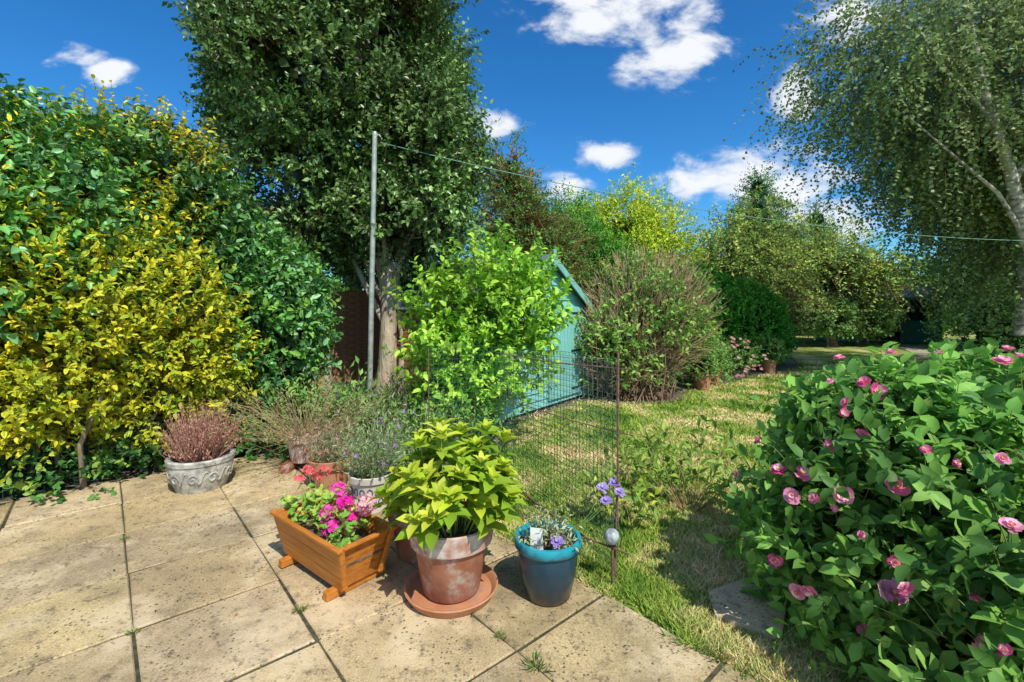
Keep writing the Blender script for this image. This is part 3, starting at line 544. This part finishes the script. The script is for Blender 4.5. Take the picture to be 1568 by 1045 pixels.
def glazemat():
    m,nt,o=newmat('blue_glaze'); L=nt.links.new
    tc=N(nt,'ShaderNodeTexCoord'); s=N(nt,'ShaderNodeSeparateXYZ'); L(tc.outputs['Object'],s.inputs[0])
    n=N(nt,'ShaderNodeTexNoise'); n.inputs['Scale'].default_value=14; n.inputs['Detail'].default_value=8; L(tc.outputs['Object'],n.inputs['Vector'])
    a=N(nt,'ShaderNodeMath',operation='MULTIPLY_ADD'); L(n.outputs[0],a.inputs[0]); a.inputs[1].default_value=.12; L(s.outputs[2],a.inputs[2])
    mr=N(nt,'ShaderNodeMapRange'); mr.inputs[1].default_value=.05; mr.inputs[2].default_value=.42; L(a.outputs[0],mr.inputs[0])
    r=N(nt,'ShaderNodeValToRGB'); cr=r.color_ramp; cr.elements[0].position=0; cr.elements[0].color=(.15,.10,.07,1); cr.elements[1].position=1; cr.elements[1].color=(.02,.34,.42,1)
    for p_,c_ in ((.14,(.04,.05,.06,1)),(.5,(.014,.045,.075,1)),(.78,(.014,.07,.11,1)),(.88,(.02,.28,.36,1))): e=cr.elements.new(p_); e.color=c_
    L(mr.outputs[0],r.inputs[0]); p=N(nt,'ShaderNodeBsdfPrincipled'); p.inputs['Roughness'].default_value=.25; L(r.outputs[0],p.inputs['Base Color'])
    b=N(nt,'ShaderNodeBump'); b.inputs['Strength'].default_value=.4; b.inputs['Distance'].default_value=.005; L(n.outputs[0],b.inputs['Height']); L(b.outputs[0],p.inputs['Normal']); L(p.outputs[0],o.inputs['Surface']); return m
bl=(.2,2.62,0)
bpf=[(.001,0),(.115,0),(.125,.008),(.155,.13),(.168,.24),(.17,.265),(.178,.27),(.188,.285),(.189,.315),(.183,.328),(.165,.328),(.155,.31),(.15,.25)]
bx=[]
bx.append(plant('seedlings',[(.2,2.62,.32,.1,.1,.06)],80,7,.12,.03,[(.2,.27,.14),(.28,.3,.18)],lo=.2,w=.35,up=.8,inner=0,twr=.0015,zmin=.27)); 
bx.append(mk('plant_label',[(.10,2.56,.28),(.17,2.54,.28),(.165,2.545,.40),(.10,2.56,.40)],[(0,1,2,3)],None,noisemat('label_plastic',(.75,.75,.72),(.85,.85,.82),5,.5,0)))
fl=np.array([[.60,2.76,.56],[.53,2.74,.54],[.54,2.7,.48],[.62,2.7,.53],[.24,2.5,.345]])
fst=np.array([[.3,2.66,.28]]*4+[[.22,2.6,.28]]); bx.append(sticks('flower_stems',fst,fl,.0025,(.15,.25,.08),M_twig,.02))
bx.append(rosette(fl,np.array([[0,-.5,1.]]*5),.038,12,[(.38,.28,.75),(.46,.36,.8)],.5,'petals',M_petal,'pe',.3)); bx.append(rosette(fl+[0,0,.006],np.array([[0,-.4,1.]]*5),.02,9,[(.5,.42,.8)],.6,'inner_petals',M_petal,'pe',1))
potted('blue_glazed_pot',bl,bpf,glazemat(),.27,.155,bx)
# wooden planter
M_wood=noisemat('orange_stained_wood',(.40,.13,.02),(.58,.22,.035),5,.5,.25,(.30,.09,.015),2.5,stretch=(1,5,9),bs=15,bd=.003)
wp=[]
f=lambda z:.13+(z-.05)/.25*.05
g=lambda z:.33+(z-.05)/.25*.055
for s_,nm in ((-1,'front'),(1,'back')):
    for j in range(3):
        z0=.05+j*.083; z1=z0+.080
        y0,y1=f(z0)*s_,f(z1)*s_; x0,x1=g(z0),g(z1); t=.016*s_
        wp.append(mk(nm+'_board',[(-x0,y0,z0),(x0,y0,z0),(x1,y1,z1),(-x1,y1,z1),(-x0,y0-t,z0),(x0,y0-t,z0),(x1,y1-t,z1),(-x1,y1-t,z1)],[(0,1,2,3),(4,7,6,5),(3,2,6,7),(0,4,5,1),(0,3,7,4),(1,5,6,2)],None,M_wood))
for s_ in (-1,1):
    for j in range(3):
        z0=.05+j*.083; z1=z0+.080
        x0,x1=g(z0)*s_,g(z1)*s_; y0,y1=f(z0)-.016,f(z1)-.016; t=.016*s_
        wp.append(mk('end_board',[(x0-.03*s_,-y0,z0),(x0-.03*s_,y0,z0),(x1-.03*s_,y1,z1),(x1-.03*s_,-y1,z1),(x0-.03*s_-t,-y0,z0),(x0-.03*s_-t,y0,z0),(x1-.03*s_-t,y1,z1),(x1-.03*s_-t,-y1,z1)],[(0,1,2,3),(4,7,6,5),(3,2,6,7),(0,4,5,1),(0,3,7,4),(1,5,6,2)],None,M_wood))
    wp.append(box('corner_batten',(s_*.36,-.14,.19),(.014,.03,.27),M_wood,0,.003,ry=s_*.2,rx=.2)); wp.append(box('corner_batten',(s_*.36,.14,.19),(.014,.03,.27),M_wood,0,.003,ry=s_*.2,rx=-.2))
    wp.append(box('foot',(s_*.26,0,.027),(.045,.38,.045),M_wood,0,.004))
    wp.append(box('top_rail',(0,s_*.178,.305),(.79,.03,.016),M_wood,0,.003)); wp.append(box('top_rail',(s_*.37,0,.304),(.03,.32,.016),M_wood,0,.003))
wp.append(box('soil',(0,0,.2),(.66,.28,.06),M_soil))
fc=np.array([[.12,.02,.42],[.05,-.05,.37],[.22,.08,.40],[.20,.0,.36],[-.02,.06,.46],[.14,-.08,.32]])
hc=[(.75,.03,.42),(.8,.10,.5),(.8,.3,.45),(.72,.04,.4),(.8,.12,.5),(.75,.06,.45)]
def head(cen,r,col,n=26,ps=.02):
    d_=nrm(R.normal(size=(n,3))+[0,0,.5]); P=np.array(cen)+d_*r*(.75+.25*R.random((n,1)))
    return rosette(P,d_+R.normal(size=d_.shape)*.2,ps,5,[col,tuple(min(1,x*1.2) for x in col)],.85,'florets',M_petal,'pe',.25)
for c_,k_ in zip(fc,hc): wp.append(head(c_,.045,k_))
wp.append(head((.27,.05,.46),.045,(.8,.5,.6))); wp.append(head((.24,.1,.43),.04,(.82,.35,.55)))
rc=np.array([[-.44,.02,.44],[-.36,.1,.46],[-.40,.06,.5],[-.30,.12,.50]])
for c_ in rc: wp.append(head(c_,.028,(.8,.15,.2),12,.018))
allf=np.vstack([fc,rc]); wp.append(sticks('flower_stems',np.column_stack([allf[:,0]*.6,allf[:,1]*.5,np.full(len(allf),.2)]),allf,.003,(.2,.28,.08),M_twig,.02))
n=190; P=np.stack([R.uniform(-.42,.28,n),R.uniform(-.12,.14,n),R.uniform(.25,.42,n)],1)
wp.append(rosette(P,R.normal(size=P.shape)*.5+[0,-.2,1],.026,6,[(.13,.27,.04),(.22,.36,.06),(.3,.36,.08)],.85,'geranium_leaves',M_leaf,'pe',.15))
group('wooden_planter_with_geraniums',wp,(-1.10,2.86,0),math.radians(-39))
# stone pot w/ heather
M_stone=noisemat('cast_stone',(.30,.29,.25),(.58,.56,.49),16,.9,.5,(.17,.17,.13),9,bs=30,bd=.012)
sp0=(-2.78,4.2,0)
stp=lathe('pot',[(.001,0),(.19,0),(.20,.03),(.235,.10),(.25,.19),(.252,.235),(.262,.24),(.266,.275),(.255,.285),(.225,.28),(.215,.22)],M_stone,64,sp0)
sw=[]
for k in range(10):
    a=np.linspace(0,2*math.pi*1.25,22); c0=k*2*math.pi/10; rr=.042*(1-a/10.5)
    th=c0+rr*np.cos(a)/.235; zz=.13+rr*np.sin(a)*1.15
    rad=np.interp(zz,[0,.03,.1,.19,.24],[.19,.20,.235,.25,.252])
    sw.append((np.stack([sp0[0]+rad*np.cos(th),sp0[1]+rad*np.sin(th),zz],1),np.full(22,.008)))
    th=c0+.31+np.linspace(-.14,.14,9); zz=.14+.05*np.sin(np.linspace(-2,2,9)); rad=np.interp(zz,[0,.03,.1,.19,.24],[.19,.20,.235,.25,.252])
    sw.append((np.stack([sp0[0]+rad*np.cos(th),sp0[1]+rad*np.sin(th),zz],1),np.full(9,.008)))
n=520; th=R.random(n)*6.28; rr=.15*np.sqrt(R.random(n)); A=np.stack([sp0[0]+rr*np.cos(th),sp0[1]+rr*np.sin(th),np.full(n,.24)],1)
B=A+np.stack([np.cos(th)*rr*.8,np.sin(th)*rr*.8,.12+.40*R.random(n)*(1.1-rr*3)],1)+R.normal(size=A.shape)*.05
hth=[sticks('heather_twigs',A,B,.003,pick([(.28,.13,.11),(.36,.19,.16),(.2,.1,.08),(.4,.23,.19)],n),M_twig,.02)]
Pm=np.vstack([A+(B-A)*(1-.55*R.random((n,1))) for _ in range(6)]); hth.append(leaves('heather_sprigs',Pm,R.normal(size=Pm.shape)*.45+[0,0,1],R.normal(size=Pm.shape),.028,.3,pick([(.38,.19,.16),(.46,.27,.22),(.28,.14,.11)],len(Pm)),M_twig))
group('heather_in_stone_pot',[stp,tubes('relief_scrolls',sw,M_stone,6),lathe('soil',[(.001,.25),(.22,.245)],M_soil,30,sp0)]+hth)
def spiky(name,x,y,z,n,r,h,pal,lpal,leaf,lean=.5,k=7,tipflower=None,wd=.25,thick=.003,bend=.02):
    th=R.random(n)*6.28; q=np.sqrt(R.random(n)); A=np.stack([x+r*.4*q*np.cos(th),y+r*.4*q*np.sin(th),np.full(n,z)],1)
    B=A+np.stack([np.cos(th)*q*r*lean*1.6,np.sin(th)*q*r*lean*1.6,h*(.35+.65*R.random(n))*(1.05-.45*q)],1)+R.normal(size=A.shape)*.04
    obs=[sticks('stems',A,B,thick,pick(pal,n),M_twig,bend)]
    t=np.tile(np.linspace(.15,1,k),n)[:,None]; P=np.repeat(A,k,0)*(1-t)+np.repeat(B,k,0)*t; D=np.repeat(nrm(B-A),k,0)
    if leaf: obs.append(leaves('leaves',P,D+R.normal(size=P.shape)*.55,R.normal(size=P.shape),leaf*(.7+.6*R.random(len(P))),wd,pick(lpal,len(P)),M_leaf))
    if tipflower: 
        i=R.choice(n,max(3,n//6)); obs.append(rosette(B[i],nrm(B[i]-A[i]),.022,7,tipflower,.6,'flowers',M_petal,'pe',.5))
    return obs
SG=[(.16,.22,.12),(.22,.28,.16),(.28,.32,.2)]
o_=(-1.62,4.2,0); potted('terracotta_pot',o_,[(.001,0),(.13,0),(.165,.19),(.19,.195),(.2,.26),(.185,.265),(.17,.22)],M_sau,.22,.175,spiky('t',o_[0],o_[1],.22,110,.22,.40,[(.25,.2,.12)],SG+[(.32,.25,.15)],.03,lean=.5,tipflower=[(.6,.25,.3)]))
M_white=noisemat('white_glaze',(.55,.52,.45),(.7,.66,.58),10,.35,.1); M_blue=noisemat('blue_pattern',(.05,.08,.2),(.1,.14,.3),10,.35,.1)
o_=(-1.12,3.75,0); pat=[]
for k in range(16):
    for zc in (.09,.17):
        a=np.linspace(0,6.283,10); th=k*math.pi/8+(.2 if zc>.1 else 0)+.13*np.cos(a); zz=zc+.03*np.sin(a); rad=np.interp(zz,[0,.23],[.122,.163])+.002
        pat.append((np.stack([o_[0]+rad*np.cos(th),o_[1]+rad*np.sin(th),zz],1),np.full(10,.004)))
potted('patterned_ceramic_pot',o_,[(.001,0),(.12,0),(.163,.235),(.178,.24),(.182,.285),(.17,.29),(.16,.24)],M_white,.25,.165,[tubes('blue_motifs',pat,M_blue,4)]+spiky('t',o_[0],o_[1],.25,140,.26,.6,[(.2,.26,.12)],SG,.045,lean=.5,tipflower=[(.35,.2,.5)]))
o_=(-2.08,4.72,.07); potted('terracotta_pot',o_,[(.001,0),(.13,0),(.165,.2),(.185,.205),(.19,.27),(.175,.275),(.165,.22)],M_terrw,.23,.165,[box('brick_foot',(-2.2,4.62,.034),(.1,.2,.066),M_terr),box('brick_foot',(-1.96,4.62,.034),(.1,.2,.066),M_terr)]
  +spiky('t',o_[0],o_[1],.3,220,.55,.7,[(.30,.2,.14),(.34,.24,.15),(.28,.24,.12)],[(.3,.3,.15),(.36,.2,.14),(.2,.28,.1)],.035,lean=.85,k=5,bend=.09))
group('lavender_bush',spiky('t',-1.35,5.1,0,300,.55,.85,[(.18,.24,.1)],SG+[(.14,.24,.08)],.055,lean=.6,tipflower=[(.6,.3,.5),(.35,.25,.6)],bend=.04))
group('rosemary_bush',spiky('t',-1.1,5.4,0,300,.36,1.3,[(.14,.14,.08)],[(.12,.19,.1),(.17,.24,.12),(.22,.28,.15)],.045,lean=.45,k=16,wd=.2,bend=.04))
group('perennial_plants',spiky('t',-1.8,5.6,0,150,.5,.95,[(.15,.2,.08)],[(.12,.24,.06),(.18,.32,.08)],.09,lean=.6,k=7,wd=.45,tipflower=[(.6,.35,.45)],bend=.06)+spiky('t',-.75,4.6,0,200,.4,.75,[(.15,.2,.08)],[(.14,.24,.07),(.2,.3,.1)],.06,lean=.6,k=8,wd=.4,bend=.05))
plant('border_plants',[(-1.6,5.3,.25,.8,.4,.3),(-.6,4.9,.25,.5,.35,.3),(-2.4,5.4,.3,.5,.3,.35)],600,7,.2,.065,[(.08,.18,.04),(.13,.25,.05),(.18,.27,.08)],lo=.4,w=.45,t='me',up=.8)
def shrublet(name,x,y,r,h,n,pal,leaf=.07):
    th=R.random(n)*6.28; A=np.stack([x+.06*np.cos(th),y+.06*np.sin(th),np.full(n,-.02)],1); q=np.sqrt(R.random(n))
    B=A+np.stack([np.cos(th)*q*r,np.sin(th)*q*r,h*(.45+.55*R.random(n))],1); obs=[sticks('stems',A,B,.004,(.3,.22,.12),M_twig,.03)]
    k=8; t=np.tile(np.linspace(.4,1,k),n)[:,None]; P=np.repeat(A,k,0)*(1-t)+np.repeat(B,k,0)*t; D=np.repeat(nrm(B-A),k,0)
    obs.append(leaves('leaves',P,D*.6+nrm(R.normal(size=P.shape)),R.normal(size=P.shape)*.5+[0,0,1],leaf*(.7+.6*R.random(len(P))),.4,pick(pal,len(P))*(.8+.4*R.random((len(P),1))),M_leaf,'hi')); return group(name,obs)
LP=[(.12,.22,.04),(.17,.28,.05),(.24,.33,.06),(.10,.18,.03)]
shrublet('young_shrub',1.42,3.75,.40,.66,34,LP,.09); shrublet('young_shrub',.85,3.45,.24,.42,14,LP+[(.4,.45,.05)],.09); shrublet('young_shrub',1.05,4.3,.3,.5,12,LP,.08)
plant('pink_border_plants',[(4.5,10.6,.35,.5,.4,.4),(5.3,11.2,.4,.5,.4,.4),(3.9,9.9,.5,.5,.4,.5)],500,7,.2,.07,[(.1,.2,.05),(.16,.28,.06)],lo=.5,w=.5,extra=[rosette(shell([(4.7,10.5,.4,.8,.4,.45)],60,.9,1.1)[0],np.array([[0,-.6,1.]]*60),.045,6,[(.5,.2,.25),(.55,.3,.35)],.8,'pink_flowers',M_petal,'pe',.4)])
plant('yellow_shrub',[(4.3,11.3,.9,.5,.4,.6),(3.7,10.2,.9,.4,.4,.5)],350,7,.22,.08,[(.35,.4,.05),(.24,.32,.05)],lo=.5,w=.5)
for x,y in ((3.75,9.25),(4.2,9.8),(6.35,11.6)): 
    plant('potted_shrub',[(x,y,.5,.3,.3,.28)],160,6,.14,.06,[(.08,.17,.04),(.14,.24,.06)],lo=.5,w=.5,extra=[lathe('pot',[(.001,0),(.13,0),(.17,.26),(.19,.27),(.18,.3),(.15,.27)],M_sau,24,(x,y,0))])
# ================= ROSE BUSH
re=[(2.42,2.35,.58,.97,.77,.66),(2.12,1.62,.32,.66,.5,.48),(2.9,1.75,.62,.88,.75,.68),(1.82,2.45,.45,.45,.42,.45),(1.96,2.42,.92,.34,.35,.3)]
RP=[(.10,.23,.045),(.14,.29,.055),(.07,.17,.04),(.19,.35,.08)]
fP,fD=shell(re,1400,.98,1.06,.1); vis=(fD*np.array([-.55,-.65,.5])).sum(1)>.45; fP=fP[vis][:66]; fD=fD[vis][:66]
fx=np.array([[1.46,1.80,.5],[1.64,1.60,.43],[1.45,2.05,.78],[1.36,2.2,.82],[1.6,1.95,.85],[1.75,2.25,1.2],[1.5,2.2,.95]]); fP=np.vstack([fP,fx]); fD=np.vstack([fD,np.tile([[-.5,-.7,.6]],(len(fx),1))])
fD=nrm(fD+np.array([0,-.25,.3])+R.normal(size=fD.shape)*.35); ns=len(fx); fP[:-ns]=fP[:-ns]+fD[:-ns]*.15; sz=np.r_[R.uniform(.016,.038,len(fP)-ns),np.array([.055,.055,.04,.04,.045,.04,.035])]
M_rp=leafmat('rose_petal',.6,.4,.1,1.15)
fl_=[rosette(fP,fD,sz,8,[(.80,.22,.46),(.84,.36,.58),(.76,.12,.36)],.85,'outer_petals',M_rp,'pe',.2,var=.3),rosette(fP+fD*.006,fD,sz*.75,7,[(.80,.32,.54),(.86,.56,.68)],.75,'mid_petals',M_rp,'pe',.6,var=.3),
     rosette(fP+fD*.008,fD,sz*.45,7,[(.85,.6,.66),(.75,.2,.42)],.8,'inner_petals',M_rp,'pe',1.1,var=.3),rosette(fP+fD*.012,fD,sz*.22,6,[(.75,.6,.15)],.7,'stamens',M_rp,'pe',.8),
     sticks('flower_stalks',fP-fD*.16,fP,.0022,(.14,.2,.07),M_twig,.01)]
rs=[]
for k in range(40):
    x=2.2+R.normal()*.2; y=2.0+R.normal()*.25; e=re[R.integers(4)]; q=np.array(e[:3])+nrm(R.normal(size=3)+[0,0,.4])*np.array(e[3:])*.9
    rs.append((np.array([[x,y,-.02],[(x*.6+q[0]*.4),(y*.6+q[1]*.4),q[2]*.65+.05],q]),np.array([.009,.007,.004])))
plant('rose_bush',re,2700,7,.20,.078,RP,lo=.74,hi=1.08,w=.62,t='hi',up=.5,amp=.2,f=3,inner=.25,patch=.35,spread=1.1,twr=.003,twc=(.16,.2,.07),extra=fl_+[tubes('canes',rs,noisemat('cane',(.1,.13,.05),(.2,.18,.1),10,.7,.2),5)],droop=.35,upn=.6,mat=leafmat('rose_leaf',.5,.33,.25,1.6))
n=600; X=R.uniform(-4,1,n); Y=R.uniform(1.9,5,n); k_=((np.stack([X,Y],1)-PO)@Qe>0.05)&((np.stack([X,Y],1)-PO)@Pe<4)
P=np.stack([X,Y,np.full(n,.006)],1)[k_]; leaves('fallen_leaves',P,R.normal(size=P.shape)*[1,1,.15],R.normal(size=P.shape)*.3+[0,0,1],.008+.02*R.random(len(P))**3,.5,pick([(.1,.07,.04),(.22,.14,.07),(.3,.24,.1),(.06,.045,.03)],len(P)),M_twig)
